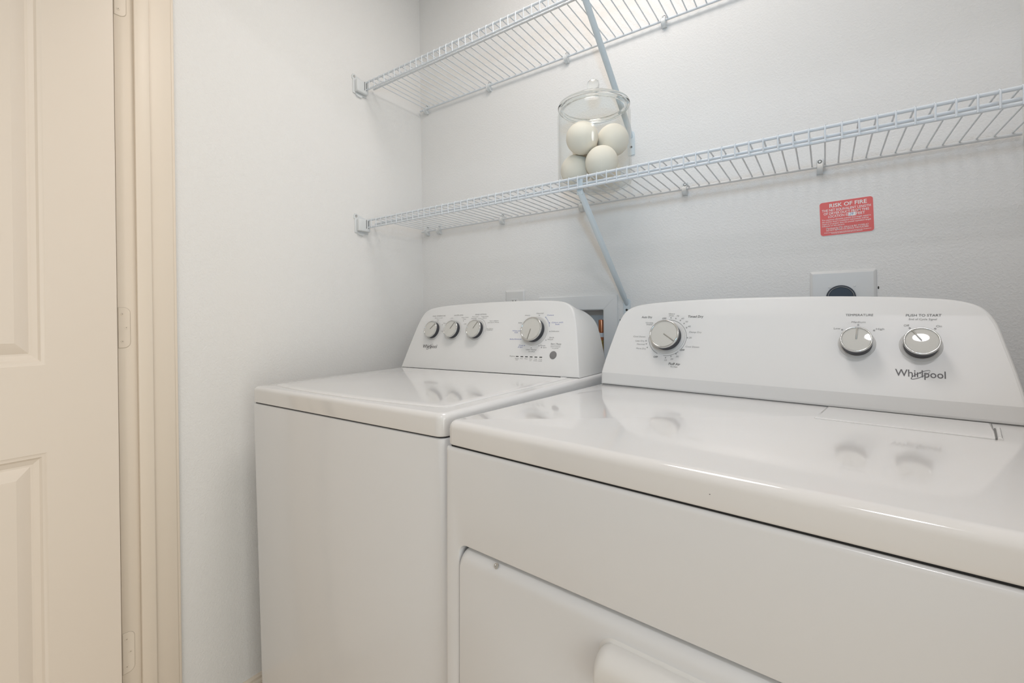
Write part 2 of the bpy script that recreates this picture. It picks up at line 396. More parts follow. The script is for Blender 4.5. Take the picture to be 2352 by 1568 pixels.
# ------------------------------------------------------------------ washing machine
WW, WD = 0.6993, 0.655; WZ, WZL = 0.92437, 0.88409
washer = thing('washing_machine', (0.11923, -0.71376, 0.0), 'white top-loading washing machine with three small knobs and one big dial, left of the dryer', 'washing machine', None, (rad(.58845), rad(-.72532), rad(-2.87681)))
bm = bmesh.new()
def cab(bm, W, D, z0, z1, rc, taper=0.0):
    L = []
    for z, i in ((z0, taper), (z0 + .30, taper), (z0 + .34, 0.0), (z1 - .004, 0.0), (z1 - .001, .0012), (z1, .004)):
        L.append([(x, y, z) for x, y in rrect(i if z > .5 else 0, W - i, i if z > .5 else 0, D, rc if z < .5 else max(rc - i, .002))])
    loft(bm, L)
cab(bm, WW, WD, .03, WZL - .0016, .014, .012)
finish('cabinet', bm, M_ENAM, washer)
bm = bmesh.new(); slab(bm, .005, WW - .005, .005, WD - .005, WZL - .012, WZL + .012, .010, .001); finish('seam_gap', bm, M_GAP_SHADE, washer)  # dark insert stands in for shade between cabinet and worktop
bm = bmesh.new(); slab(bm, 0, WW, 0, WD, WZL + .0008, WZ, .019, .0105, .003, 6)
top = finish('worktop', bm, M_TOP, washer)
# lid with bowed front edge
lid_front = [(x, .041 - .021 * (1 - ((x - .351) / .316) ** 2)) for x in [.055 + .592 * k / 14 for k in range(15)]]
out = lid_front + [(.660, .043), (.6665, .056)] + [(.6665, .465), (.664, .470), (.038, .470), (.0355, .465)] + [(.0355, .056), (.042, .043)]
bm = bmesh.new(); L = []
for i, z in ((0, WZ - .001), (0, WZ + .0007), (.0015, WZ + .0016), (.005, WZ + .0027), (.011, WZ + .0034), (.018, WZ + .0037)): L.append([(x, y, z) for x, y in inset2(out, i)])
loft(bm, L); finish('lid', bm, M_TOP, washer, angle=50)
# console
tw = 20; YW = .47628
half = [(.008, .9251), (.0195, .978), (.029, 1.02), (.0415, 1.067), (.055, 1.0985), (.078, 1.116), (.125, 1.1245), (.21, 1.1285), (.3496, 1.1305)]
half_b = [(.008, .9251), (.014, .975), (.0265, 1.035), (.040, 1.067), (.063, 1.089), (.089, 1.102), (.13, 1.1135), (.21, 1.1195), (.3496, 1.1215)]
fo = console_outline(WW, half); bo = console_outline(WW, half_b)
def ftilt(o, ins, back, base_z, y0, tilt):
    t = math.tan(rad(tilt)); q = inset2(o, ins) if ins else o
    return [(x, y0 + (max(z, base_z) - base_z) * t + back, max(z, base_z)) for x, z in q]
bm = bmesh.new()
loft(bm, [ftilt(fo, .005, 0, WZ + .0007, YW, tw), ftilt(fo, .0022, .0008, WZ + .0007, YW, tw), ftilt(fo, .0006, .0026, WZ + .0007, YW, tw), ftilt(fo, 0, .0055, WZ + .0007, YW, tw),
          [(x, .612, z) for x, z in bo], [(x, .640, z) for x, z in inset2(bo, .004)]])
wcon = finish('console', bm, M_PLAS, washer, angle=28)
bm = bmesh.new(); box(bm, .012, WW - .012, YW + .004, .635, WZ - .002, WZ + .004); finish('console_seam', bm, M_SEAM, washer)
PW = panel_matrix(YW, WZ + .0007, tw); PWo = PW @ T(0, 0, .0004)
for x, a in ((.1275, 45), (.2195, 58), (.3165, 58)): knob(washer, PW, x, .129, .0286, .018, .033, a)
knob(washer, PW, .534, .1245, .0345, .022, .0425, -101, .003)
bm = bmesh.new(); lathe(bm, [(.0108, .0002), (.0104, .0012), (.009, .0016), (0, .0016)], PW @ T(.6058, .0573), 28); finish('start_button', bm, M_BTN, washer)
for k in range(6):
    bm = bmesh.new(); xx = .4895 + .01572 * k; b = bmesh.new()
    box(b, xx - .0042, xx - .0003, .0493, .0515, 0, .0006); box(b, xx + .0003, xx + .0042, .0493, .0515, 0, .0006); merge(bm, b, PW); finish('indicator_light', bm, M_BLK, washer, smooth=False)
LET = {}
def ink(key):
    if key not in LET: LET[key] = bmesh.new()
    return LET[key]
def flush(parent, mats):
    for (mk, zone) in sorted(LET): finish('lettering' if mk != 'blue' else 'blue_lettering', LET[(mk, zone)], mats[mk], parent, smooth=False, weld=False)
    LET.clear()
def wzone(x, s):
    if x < .182: return 0
    if x < .284 and s < .2 and not (x > .265 and x < .28): return 1
    if x < .42: return 2
    if s < .0535: return 3
    if x > .59 and s < .092: return 4
    return 5
def wt(s_, x, s, wd, h, al='C', blue=False, bold=0.0): text_bm(ink(('blue' if blue else 'grey', wzone(x, s))), s_, wd, h, al, PWo @ T(x, s), 0.12, bold)
for s_, x, wd in (('WASH TEMPERATURE', .1370, .062), ('WATER LEVEL', .2275, .041), ('RINSE OPTION', .3215, .046)): wt(s_, x, .1775, wd, .0040, 'C', False, 0)
wt('Rinse is cold', .1375, .1712, .036, .003); wt('Hot', .1365, .1645, .011, .003); wt('Warm', .1650, .1520, .014, .003, 'L'); wt('Cool', .1640, .1250, .012, .003, 'L'); wt('Cold', .0885, .1245, .010, .003, 'R')
wt('Low', .2000, .1695, .011, .003); wt('Deep Water', .2580, .1700, .031, .003); wt('Wash', .2560, .1645, .014, .003)
wt('Auto Load', .3000, .1715, .026, .003); wt('Sensing', .2960, .1660, .022, .003); wt('Deep Rinse', .3400, .1710, .028, .003); wt('Rinse', .3400, .1660, .016, .003)
wt('Fabric Softener', .3620, .1560, .036, .003, 'L'); wt('and Extra Rinse', .3560, .1510, .044, .003, 'L'); wt('No Fabric', .3560, .1315, .026, .003, 'L'); wt('Softener', .3580, .1275, .024, .003, 'L'); wt('Off', .2690, .1480, .010, .003, 'R')
wt('Normal', .5415, .1745, .024, .0036); wt('Heavy', .5000, .1700, .018, .0034); wt('Bulky', .4860, .1480, .014, .0034, 'R'); wt('Delicates', .5870, .1216, .026, .0036, 'L'); wt('Quick', .5850, .1040, .0155, .0034, 'L'); wt('Wash', .5800, .0985, .018, .0034, 'L')
wt('Rinse', .5600, .0815, .0165, .0034, 'L'); wt('& Spin', .5630, .0762, .018, .0034, 'L'); wt('Clean Washer', .5330, .0690, .036, .0036); wt('with affresh', .5350, .0640, .022, .003)
wt('Colors', .5660, .1680, .022, .0036, 'L', True); wt('Colors with', .5850, .1465, .036, .0036, 'L', True); wt('Soak', .5970, .1412, .014, .0036, 'L', True); wt('Whites with', .4860, .1240, .030, .0034, 'R', True); wt('Soak', .4770, .1190, .013, .0034, 'R', True)
wt('Bulky/Sheets', .4880, .0990, .036, .0036, 'R', True); wt('Drain', .5040, .0808, .0155, .0036, 'R', True); wt('& Spin', .5020, .0757, .016, .0036, 'R', True)
for x, s in ((.5402, .1700), (.5835, .1228), (.5757, .0984), (.5564, .0820), (.5316, .0758), (.1365, .1608), (.1620, .1485), (.2535, .1600)): circle_line(ink(('grey', wzone(x, s))), PWo, x, s, .0007, .0014, n=10)
for x, s in ((.5628, .1640), (.5784, .1475), (.5081, .0822), (.4910, .1003)): circle_line(ink(('blue', 5)), PWo, x, s, .0007, .0014, n=10)
circle_line(ink(('blue', 5)), PWo, .534, .1265, .0468, .0009, 12, 52); circle_line(ink(('grey', 2)), PWo, .3165, .129, .0375, .0006, -8, 95)
wt('Start / Pause', .6092, .0862, .0325, .0040, 'C', False, .015); wt('Hold 3 seconds', .6092, .0790, .030, .0026); wt('to cancel', .6092, .0747, .019, .0026); rect_mark(ink(('grey', 4)), PWo, .594, .6245, .0833, .0838)
wt('Progress', .4815, .0492, .0185, .0034, 'R')
for k, (a, b2) in enumerate((('Sensing', 'Fill'), ('Wash', ''), ('Rinse', ''), ('Final', 'Spin'), ('Cycle', 'Complete'), ('Lid', 'Locked'))):
    xx = .4895 + .01572 * k; wt(a, xx, .0435, {'Sensing': .0135, 'Final': .009}.get(a, .0095), .0026)
    if b2: wt(b2, xx, .0392, {'Complete': .0135, 'Locked': .012}.get(b2, .007), .0026)
flush(wcon, {'grey': M_INKL, 'blue': M_BLUE})
logo(wcon, PW, .0925, .1600, .0690, .0115)
feet(washer, WW, WD, .72532, .58845)

# ------------------------------------------------------------------ dryer
DW, DD = 0.73732, 0.655; DZ, DZL = 0.92797, 0.88841
dryer = thing('clothes_dryer', (0.80773, -0.77206, 0.0), 'white front-loading clothes dryer with three silver knobs, at the right in front', 'clothes dryer', None, (rad(-.43308), rad(.77896), rad(-4.03639)))
bm = bmesh.new(); slab(bm, 0, DW, .022, DD, .03, DZL - .0025, .004, .003); finish('cabinet', bm, M_ENAM, dryer)
# front panel: frame with an opening for the door
DX0, DX1, DZ0, DZ1 = .0310, DW - .0310, .18, .7365
bm = bmesh.new()
n_ = 8
def fr(x0, x1, z0, z1, r, y): return [(x, y, z) for x, z in rrect(x0, x1, z0, z1, r, n_)]
oz0, oz1 = .03, DZL - .0020
loft(bm, [fr(0, DW, oz0, oz1, .003, .024), fr(0, DW, oz0, oz1, .003, .006), fr(.0008, DW - .0008, oz0 + .0008, oz1 - .0008, .003, .0025), fr(.003, DW - .003, oz0 + .003, oz1 - .003, .003, .0005), fr(.006, DW - .006, oz0 + .006, oz1 - .006, .003, 0),
          fr(DX0 - .004, DX1 + .004, DZ0 - .004, DZ1 + .004, .018, 0), fr(DX0 - .001, DX1 + .001, DZ0 - .001, DZ1 + .001, .016, .001), fr(DX0, DX1, DZ0, DZ1, .015, .004), fr(DX0, DX1, DZ0, DZ1, .015, .0235)], False, False)
finish('front_panel', bm, M_ENAM, dryer, angle=50)
bm = bmesh.new(); b0 = fr(DX0 - .002, DX1 + .002, DZ0 - .002, DZ1 + .002, .016, .0215); loft(bm, [b0, fr(DX0 - .002, DX1 + .002, DZ0 - .002, DZ1 + .002, .016, .0225)]); finish('door_gap', bm, M_GAP_SHADE, dryer)  # dark sheet behind the door edge, put in as gap shade
# door: flat sheet with a wide rolled top edge
bm = bmesh.new(); L = []
ex0, ex1, ez0, ez1 = DX0 + .0016, DX1 - .0016, DZ0 + .002, DZ1 - .0045
def dl(i_side, i_top, y): return [(x, y, z) for x, z in rrect(ex0 + i_side, ex1 - i_side, ez0 + i_side, ez1 - i_top, (.010, .016, .016, .010), n_)]
L = [dl(0, 0, .0212), dl(0, 0, .017)]
for k in range(1, 9):
    a = PI / 2 * k / 8
    L.append(dl(.0022 * (1 - math.cos(a)), .0185 * (1 - math.cos(a)), .017 - .0195 * math.sin(a)))
loft(bm, L); ddoor = finish('door', bm, M_ENAM, dryer, angle=50)
bm = bmesh.new(); ax = Vector((0, -.72, .69)).normalized()
Mx = Matrix.Translation((.1068, .0014, .7275)) @ ax.to_track_quat('Z', 'Y').to_matrix().to_4x4()
lathe(bm, [(0.0042, 0.0), (0.0040, 0.0006), (0.0022, .0007), (.0015, -.0002), (0, -.0003)], Mx, 16); finish('screw', bm, M_SCREW, ddoor)
# pull handle standing out from the door
bm = bmesh.new(); hx0, hx1, hz0, hz1 = .2800, .4575, .642, .7005; yb = -.0025
L = [[(x, yb + .001, z) for x, z in rrect(hx0 - .004, hx1 + .004, hz0 - .004, hz1 + .005, .022, n_)], [(x, yb - .0015, z) for x, z in rrect(hx0 - .002, hx1 + .002, hz0 - .002, hz1 + .003, .021, n_)], [(x, yb - .002, z) for x, z in rrect(hx0, hx1, hz0, hz1, .020, n_)]]
for k in range(1, 8):
    a = PI / 2 * k / 7
    L.append([(x, yb - .002 - .024 * math.sin(a), z) for x, z in rrect(hx0 + .004 * (1 - math.cos(a)), hx1 - .004 * (1 - math.cos(a)), hz0 + .002 * (1 - math.cos(a)), hz1 - .022 * (1 - math.cos(a)), (.008, .018 - .004 * (k / 7), .018 - .004 * (k / 7), .008), n_)])
loft(bm, L); finish('handle', bm, M_PLAS, ddoor, angle=50)
bm = bmesh.new(); slab(bm, .005, DW - .005, .005, DD - .005, DZL - .012, DZL + .012, .006, .001); finish('seam_gap', bm, M_GAP_SHADE, dryer)  # dark insert painting the shade under the dryer worktop
bm = bmesh.new(); slab(bm, 0, DW, 0, DD, DZL + .0010, DZ, .016, .013, .003, 6); finish('worktop', bm, M_TOP, dryer)
for cx_, cz_, r_ in ((.4813, .9180, .0011), (.4063, .9057, .0006)):
    bm = bmesh.new(); lathe(bm, [(r_, 0), (r_ * .8, .0002), (0, .0002)], Matrix.Translation((cx_, 0 if cz_ < .91 else .0010, cz_)) @ Matrix.Rotation(PI / 2, 4, 'X') @ Matrix.Diagonal((1.3, .8, 1, 1)), 8); finish('paint_chip', bm, M_SLOT, dryer)
# lint screen cover let into the worktop
bm = bmesh.new(); out = [(.468, .386), (.672, .384), (.6745, .386), (.687, .510), (.475, .512), (.466, .389)]
loft(bm, [[(x, y, DZ - .001) for x, y in out], [(x, y, DZ + .0009) for x, y in out], [(x, y, DZ + .0018) for x, y in inset2(out, .0014)], [(x, y, DZ + .0020) for x, y in inset2(out, .004)]])
lint = finish('lint_screen_cover', bm, M_TOP, dryer, angle=50)
bm = bmesh.new(); loft(bm, [[(x, y, z) for x, y in ((.6728, .384), (.6746, .384), (.6846, .466), (.6828, .466))] for z in (DZ - .001, DZ + .0021)]); finish('finger_slot', bm, M_SEAM, lint)  # grey strip stands in for the shade inside the slot
bm = bmesh.new(); loft(bm, [[(x, y, z) for x, y in ((.675 + i, .384 + i), (.680 - i, .384 + i), (.690 - i, .468 - i), (.685 + i, .468 - i))] for z, i in ((DZ - .001, 0), (DZ + .0025, 0), (DZ + .0036, .001))]); finish('lift_tab', bm, M_TOP, lint)
YD, ZB = .517, .958
half = [(.0095, .9287), (.0105, .958), (.0145, .985), (.0215, 1.020), (.0295, 1.055), (.037, 1.085), (.0505, 1.1085), (.0715, 1.1205), (.105, 1.127), (.175, 1.1325), (.27, 1.136), (.3687, 1.137)]
half_b = [(.0095, .9287), (.0095, .958), (.0115, .985), (.0175, 1.020), (.026, 1.050), (.040, 1.080), (.058, 1.0985), (.082, 1.110), (.118, 1.117), (.18, 1.1225), (.27, 1.126), (.3687, 1.127)]
fo = console_outline(DW, half); bo = console_outline(DW, half_b)
def crease(o, ins, back):
    t = math.tan(rad(20)); q = inset2(o, ins) if ins else o; r = []
    for x, z in q:
        z = max(z, DZ + .0007); d = z - ZB
        y = YD + (t * d if d > 0 else 0)
        r.append((x, y + back, z))
    return r
bm = bmesh.new()
Ls = [crease(fo, .005, 0), crease(fo, .0022, .0008), crease(fo, .0006, .0026), crease(fo, 0, .0055), [(x, .618, z) for x, z in bo], [(x, .645, z) for x, z in inset2(bo, .004)]]
loft(bm, Ls, False, True)
# the front skin in horizontal strips, so the crease between lower band and sloping face stays crisp
F = Ls[0]; nF = len(F); m = nF // 2
left = F[m:][::-1]; right = F[:m + 1]
rows = list(zip(right, [F[-1 - k] for k in range(m + 1)]))
for (r0, l0), (r1, l1) in zip(rows, rows[1:]):
    q = []
    for p_ in (r0, r1, l1, l0):
        if not q or (Vector(p_) - Vector(q[-1])).length > 1e-6: q.append(p_)
    if (Vector(q[0]) - Vector(q[-1])).length < 1e-6: q.pop()
    if len(q) > 2:
        try: bm.faces.new([bm.verts.new(p_) for p_ in q])
        except ValueError: pass
dcon = finish('console', bm, M_PLAS, dryer, angle=14)
bm = bmesh.new(); box(bm, .012, DW - .012, YD + .004, .64, DZ - .002, DZ + .004); finish('console_seam', bm, M_SEAM, dryer)
PD = panel_matrix(YD, ZB, 20); PDo = PD @ T(0, 0, .0004)
knob(dryer, PD, .1640, .0955, .0342, .026, .0405, -33, .003)
knob(dryer, PD, .5172, .0930, .0243, .029, .0285, 86, .0015)
knob(dryer, PD, .6060, .0930, .0246, .029, .0290, 124, .0015)
INKC = ['ink']
def dink(x): return ink((INKC[0], 0 if x < .3 else 1 if x < .565 else 2))
def dt(s_, x, s, wd, h, al='C', bold=0.0): text_bm(dink(x), s_, wd, h, al, PDo @ T(x, s), 0.10, bold)
dt('Auto Dry', .1080, .1425, .0265, .0050, 'C', .015); dt('Timed Dry', .2058, .1440, .0340, .0052, 'L', .015); dt('Fluff Air', .1880, .0295, .0265, .0052, 'C', .015); dt('OFF', .1510, .1398, .0100, .0036, 'C', .012)
dt('OFF', .2017, .0637, .0105, .0038, 'C', .018); dt('OFF', .1429, .0445, .0105, .0038, 'C', .018)
dt('TEMPERATURE', .5207, .1477, .0414, .0042, 'C', 0); dt('PUSH TO START', .6106, .1468, .0470, .0044, 'C', .005)
circle_line(dink(.16), PDo, .1640, .0940, .0436, .0007, -38, 92); circle_line(dink(.16), PDo, .1640, .0940, .0436, .0007, -95, -48); circle_line(dink(.16), PDo, .1640, .0940, .0436, .0007, 180, 245)
INKC[0] = 'light'
for s_, x, s, wd, al in (('Heavy', .1676, .1518, .0150, 'C'), ('Duty', .1675, .1470, .0112, 'C'), ('70', .1823, .1460, .0056, 'C'), ('60', .1943, .1400, .0058, 'C'), ('50', .2042, .1322, .0058, 'C'), ('40', .2113, .1207, .0058, 'C'), ('20', .2164, .0938, .0058, 'C'),
                         ('Damp Dry', .2125, .1072, .0272, 'L'), ('Cool Down', .2081, .0725, .0298, 'L'), ('30', .1922, .0482, .0058, 'C'), ('20', .1806, .0415, .0058, 'C'), ('10', .1670, .0380, .0056, 'C'), ('No Heat', .1876, .0240, .0160, 'C'),
                         ('More Dry', .1168, .0632, .0246, 'R'), ('Normal', .1123, .0740, .0196, 'R'), ('Less Dry', .1103, .0823, .0222, 'R'), ('Cool Down', .1110, .0930, .0302, 'R'), ('Wrinkle', .1255, .1287, .0190, 'R'), ('Shield', .1240, .1243, .0150, 'R')):
    dt(s_, x, s, wd, .0036, al)
for s_, x, s, wd, al in (('Medium', .5196, .1338, .0213, 'C'), ('Low', .4818, .1208, .0106, 'L'), ('High', .5452, .1208, .0120, 'L'), ('End of Cycle Signal', .6095, .1400, .0368, 'C'), ('Off', .5840, .1280, .0076, 'L'), ('On', .6265, .1272, .0074, 'L')): dt(s_, x, s, wd, .0036, al)
INKC[0] = 'ink'
for x, s in ((.1669, .1432), (.1784, .1415), (.1895, .1369), (.1986, .1296), (.2054, .1192), (.2100, .0953), (.1889, .0559), (.1781, .0493), (.1661, .0455), (.1194, .0682), (.1159, .0771), (.1141, .0845), (.5192, .1298), (.4950, .1199), (.5426, .1195), (.5921, .1247), (.6253, .1243)):
    circle_line(dink(x), PDo, x, s, .0011, .0006, n=14)
flush(dcon, {'ink': M_INK, 'light': M_INKL})
logo(dcon, PD, .5716, .6364, .0368, .0122)
feet(dryer, DW, DD, -.77896, -.43308)

# ------------------------------------------------------------------ wire shelves
Z1, Z2, YF, LIP = 1.4379, 1.9179, -0.2779, 0.0243
X0S, X1S = 0.010, XR - .004
def wire_shelf(z, label):
    t = thing('wire_shelf', ((X0S + X1S) / 2, -.012, z), label, 'shelf', 'white wire shelves on the back wall')
    def W(x, y, dz): return (x - (X0S + X1S) / 2, y + .012, dz)
    def rod(name, y, dz, r):
        bm = bmesh.new(); tube(bm, [W(X0S, y, dz), W(X1S, y, dz)], r, 10); finish(name, bm, M_WIRE, t)
    rod('front_top_rail', YF, 0, .0034); rod('front_lower_rail', YF + .001, -LIP, .0034); rod('support_rail', -.240, -.0055, .0034); rod('back_rail', -.012, -.001, .0034)
    bm = bmesh.new(); x = 0.9778 - 0.0254 * 37
    while x < X1S - .004:
        if x > X0S:
            tube(bm, [W(x, -.009, .0030), W(x, YF + .010, .0030), W(x, YF - .001, .0036), W(x, YF - .0042, .0010), W(x, YF - .0040, -.004), W(x, YF - .0030, -LIP - .0030)], .00165, 6)
        x += .0254
    finish('deck_wires', bm, M_WIRE, t, angle=60)
    return t
wire_shelf(Z2, 'upper white wire shelf, above the glass jar')
wire_shelf(Z1, 'lower white wire shelf, with the glass jar standing on it')
# end brackets on the left wall
def end_bracket(z, label):
    t = thing('shelf_end_bracket', (0, YF, z), label, 'shelf bracket', 'shelf end brackets on the left wall')
    bm = bmesh.new()
    for y0, y1, z0, z1, x0, x1, bv in ((-.044, .011, -.046, .004, 0, .0035, .0015), (-.038, .0085, -.0405, .0015, .0030, .0190, .0035)): box(bm, x0, x1, y0, y1, z0, z1, bv, 3)
    out = [(-.047, .002), (-.048, .012), (-.044, .019), (-.037, .020), (-.030, .016), (.008, .004), (.008, .001), (-.040, .000)]
    loft(bm, [[(x, a, b) for a, b in out] for x in (0, .0034)])
    out = [(-.036, -.045), (-.030, -.052), (-.012, -.054), (-.006, -.046)]
    loft(bm, [[(x, a, b) for a, b in out] for x in (0, .0060)])
    finish('cup', bm, M_CLIP, t, angle=40)
    for y in (-.0080, -.0005):
        bm = bmesh.new(); box(bm, .0185, .0194, y - .0014, y + .0014, -.0295, .0000 + (-.002 if y > -.004 else 0), .0004); finish('slot', bm, M_SLOT, t)
    bm = bmesh.new(); lathe(bm, [(.0046, 0), (.0044, .0010), (.0018, .0004), (0, .0002)], Matrix.Translation((.0034, -.0385, .0110)) @ Matrix.Rotation(PI / 2, 4, 'Y'), 16); finish('screw', bm, M_SCREW, t)
end_bracket(Z2, 'white plastic bracket holding the left end of the upper wire shelf')
end_bracket(Z1, 'white plastic bracket holding the left end of the lower wire shelf')
# clips under the back rail
def make_clip():
    t = thing('shelf_clip', (0, 0, 0), 'x', 'shelf clip', 'white clips holding the shelves to the back wall')
    bm = bmesh.new(); L = []
    for k in range(13):
        a = rad(-100 + 245 * k / 12); L.append((-.012 + -.0062 * math.cos(a), -.001 - .0075 * math.sin(a)))
    outer = [(-.0005, -.0165), (-.006, -.0165), (-.0125, -.0135), (-.0175, -.007), (-.0182, 0), (-.0155, .0050), (-.0115, .0062), (-.0060, .0068), (-.0045, .017), (-.0005, .0175)]
    loft(bm, [[(x, y, z) for y, z in inset2(outer, i)] for x, i in ((-.0062, .0015), (-.0052, 0), (.0052, 0), (.0062, .0015))])
    finish('body', bm, M_CLIP, t, angle=40)
    bm = bmesh.new(); Mx = Matrix.Translation((0, -.0052, .0125)) @ Matrix.Rotation(PI / 2, 4, 'X')
    lathe(bm, [(.0042, -.001), (.0042, .0008), (.0030, .0008), (.0030, -.001)], Mx, 18); finish('screw_ring', bm, M_HOLE, t)
    bm = bmesh.new(); lathe(bm, [(.0030, 0), (.0026, .0012), (0, .0014)], Mx, 16); finish('screw_head', bm, M_CLIP, t)
    return t
clip0 = make_clip(); first = True
ordn = ['first', 'second', 'third', 'fourth', 'fifth', 'sixth']
for z, nm, xs in ((Z2, 'upper', (.0404, .3507, .66, .9661)), (Z1, 'lower', (.0356, .0987, .3996, .7055, 1.0157, 1.3233))):
    for i, x in enumerate(xs):
        lab = 'white plastic clip on the back rail of the %s wire shelf, %s from the corner' % (nm, ordn[i])
        c = clip0 if first else dup(clip0); first = False
        c['label'] = lab; c.location = (x, -.0005, z)
# diagonal braces
def brace(ptop, pbot, label, hole_z):
    ptop = Vector(ptop); pbot = Vector(pbot)
    t = thing('shelf_brace', pbot, label, 'shelf brace', 'diagonal steel braces under the wire shelves')
    A = Vector((0, 0, 0)); B = ptop - pbot; d = B.normalized(); X = Vector((1, 0, 0)); X = (X - d * X.dot(d)).normalized(); N = d.cross(X)
    if N.y > 0: N = -N
    prof = [(-.0085, .0035), (-.0060, -.0025), (-.0030, -.0042), (.0030, -.0042), (.0060, -.0025), (.0085, .0035), (.0070, .0038), (.0045, -.0010), (.0, -.0022), (-.0045, -.0010), (-.0070, .0038)]
    bm = bmesh.new(); L = []
    for f, sc in ((-.012, .55), (.0, .72), (.03, 1), (B.length - .01, 1), (B.length + .004, .9)): L.append([tuple(A + d * f + X * (a * sc) - N * (b * sc)) for a, b in prof])
    loft(bm, L); finish('strut', bm, M_BRACE, t, angle=40)
    bm = bmesh.new()       # plate hooked up behind the lip
    box(bm, B.x - .008, B.x + .008, B.y - .0005, B.y + .0018, B.z - .006, B.z + .0335, .0008)
    finish('hook', bm, M_BRACE, t)
    bm = bmesh.new(); out = rrect(-.0105, .0105, -.058, .012, (.002, .008, .008, .002), 5)
    y_ = -pbot.y
    loft(bm, [[(x, y_ - .0002, z) for x, z in out], [(x, y_ - .0022, z) for x, z in out], [(x, y_ - .0028, z) for x, z in inset2(out, .0008)]]); pl = finish('foot_plate', bm, M_BRACE, t)
    bm = bmesh.new(); Mx = Matrix.Translation((0, y_ - .0028, hole_z)) @ Matrix.Rotation(PI / 2, 4, 'X')
    lathe(bm, [(.0036, -.0005), (.0034, .0006), (.0012, .0008), (.0010, 0), (0, 0)], Mx, 16); finish('screw', bm, M_HOLE, pl)
brace((.846, -.2720, 1.8830), (.8645, -.008, 1.622), 'pale grey diagonal brace running up from behind the jar to the upper shelf', -.034)
brace((.8265, -.2720, 1.4030), (.8440, -.008, 1.131), 'pale grey diagonal brace under the lower shelf, ending beside the valve box', -.021)

# ------------------------------------------------------------------ glass jar and felt balls
JXc, JYc, JZ = 0.8207, -0.168, Z1 + .0048
jar = thing('glass_jar', (JXc, JYc, JZ), 'clear glass jar of cream balls standing on the lower wire shelf', 'jar')
R = .0970
bm = bmesh.new()
lathe(bm, [(0, 0), (R - .008, 0), (R - .002, .003), (R, .010), (R, .188), (R - .0015, .195), (R - .005, .200), (R - .0085, .203), (R - .0095, .2075), (R - .0120, .2085), (R - .0135, .2065), (R - .0125, .2025), (R - .0085, .198), (R - .0045, .193), (R - .0035, .187), (R - .0035, .012), (R - .010, .006), (0, .006)], None, 72)
finish('body', bm, M_THIN, jar, angle=45)
bm = bmesh.new(); zl = .2090
lathe(bm, [(.0862, zl + .0099), (.078, zl + .0160), (.060, zl + .0265), (.040, zl + .0350), (.022, zl + .0410), (.0115, zl + .0455), (0, zl + .0460)], None, 72)
lathe(bm, [(.0832, zl + .0045), (.076, zl + .0120), (.058, zl + .0225), (.038, zl + .0310), (.020, zl + .0370), (0, zl + .0400)], None, 72)
lid = finish('lid', bm, M_THIN, jar, angle=45)
bm = bmesh.new(); lathe(bm, [(.0815, zl - .0060), (.0868, zl - .0056), (.0874, zl + .0006), (.0935, zl + .0002), (.0950, zl + .0018), (.0955, zl + .0048), (.0944, zl + .0074), (.0905, zl + .0086), (.0860, zl + .0100), (.0830, zl + .0040), (.0815, zl - .0060)], None, 72)
finish('lid_rim', bm, M_GLASS, lid, angle=45)
bm = bmesh.new(); lathe(bm, [(0, zl + .0462), (.0105, zl + .0462), (.0100, zl + .0485), (.0135, zl + .0520), (.0160, zl + .0575), (.0164, zl + .0640), (.0150, zl + .0710), (.0110, zl + .0756), (.0055, zl + .0774), (0, zl + .0778)], None, 48)
finish('lid_knob', bm, M_GLASS, lid, angle=60)
br = .0420; ring = .0496; cz0 = JZ + .006 + br; dz = .0692
base_a = -44
spots = [(base_a, 0, 'front ball, lowest and nearest, at the bottom right of the glass jar'), (base_a - 120, 0, 'bottom left ball in the glass jar, partly hidden by the shelf lip'), (base_a + 120, 0, 'bottom right ball at the back of the glass jar, mostly hidden'),
         (base_a - 60, 1, 'upper left ball in the glass jar'), (base_a + 60, 1, 'upper right ball in the glass jar'), (base_a + 180, 1, 'upper ball at the back of the glass jar, between the two in front')]
ball0 = None
for a, lev, lab in spots:
    if ball0 is None:
        bm = bmesh.new(); bmesh.ops.create_icosphere(bm, subdivisions=4, radius=br)
        for v in bm.verts:
            n = v.co.normalized(); v.co = n * br * (1 + .004 * math.sin(3 * n.x + 1) * math.cos(2.5 * n.y) + .003 * math.sin(4 * n.z + 2))
        b = ball0 = finish('felt_ball', bm, M_BALL)
    else: b = ball0.copy(); COL.objects.link(b)
    tag(b, 'cream ' + lab, 'ball', 'cream balls in the glass jar')
    b.location = (JXc + ring * math.cos(rad(a)), JYc + ring * math.sin(rad(a)), cz0 + lev * dz); b.rotation_euler = (a, lev + a * .3, .5 * a)

# ------------------------------------------------------------------ things on the back wall
# red placard
SW, SH = .1015, .0800; sx, sz = 1.3722, 1.3146
sign = thing('warning_placard', (sx, 0, sz), 'red risk of fire placard stuck on the back wall above the dryer', 'sign', None, (0, rad(-1.2), 0))
MS = Matrix(((1, 0, 0, 0), (0, 0, -1, -.0011), (0, 1, 0, 0), (0, 0, 0, 1)))
bm = bmesh.new(); out = rrect(-SW / 2, SW / 2, -SH / 2, SH / 2, .0065, 6)
loft(bm, [[(x, -.0001, z) for x, z in out], [(x, -.0008, z) for x, z in out]]); finish('border', bm, M_WHITE, sign)
bm = bmesh.new(); o2 = inset2(out, .0007)
loft(bm, [[(x, -.0006, z) for x, z in o2], [(x, -.0010, z) for x, z in o2]]); finish('red_field', bm, M_RED, sign)
bm = bmesh.new()
def stx(s_, z, wd, h, x=0, al='C', bold=.01): text_bm(bm, s_, wd, h, al, MS @ T(x, z), 0, bold)
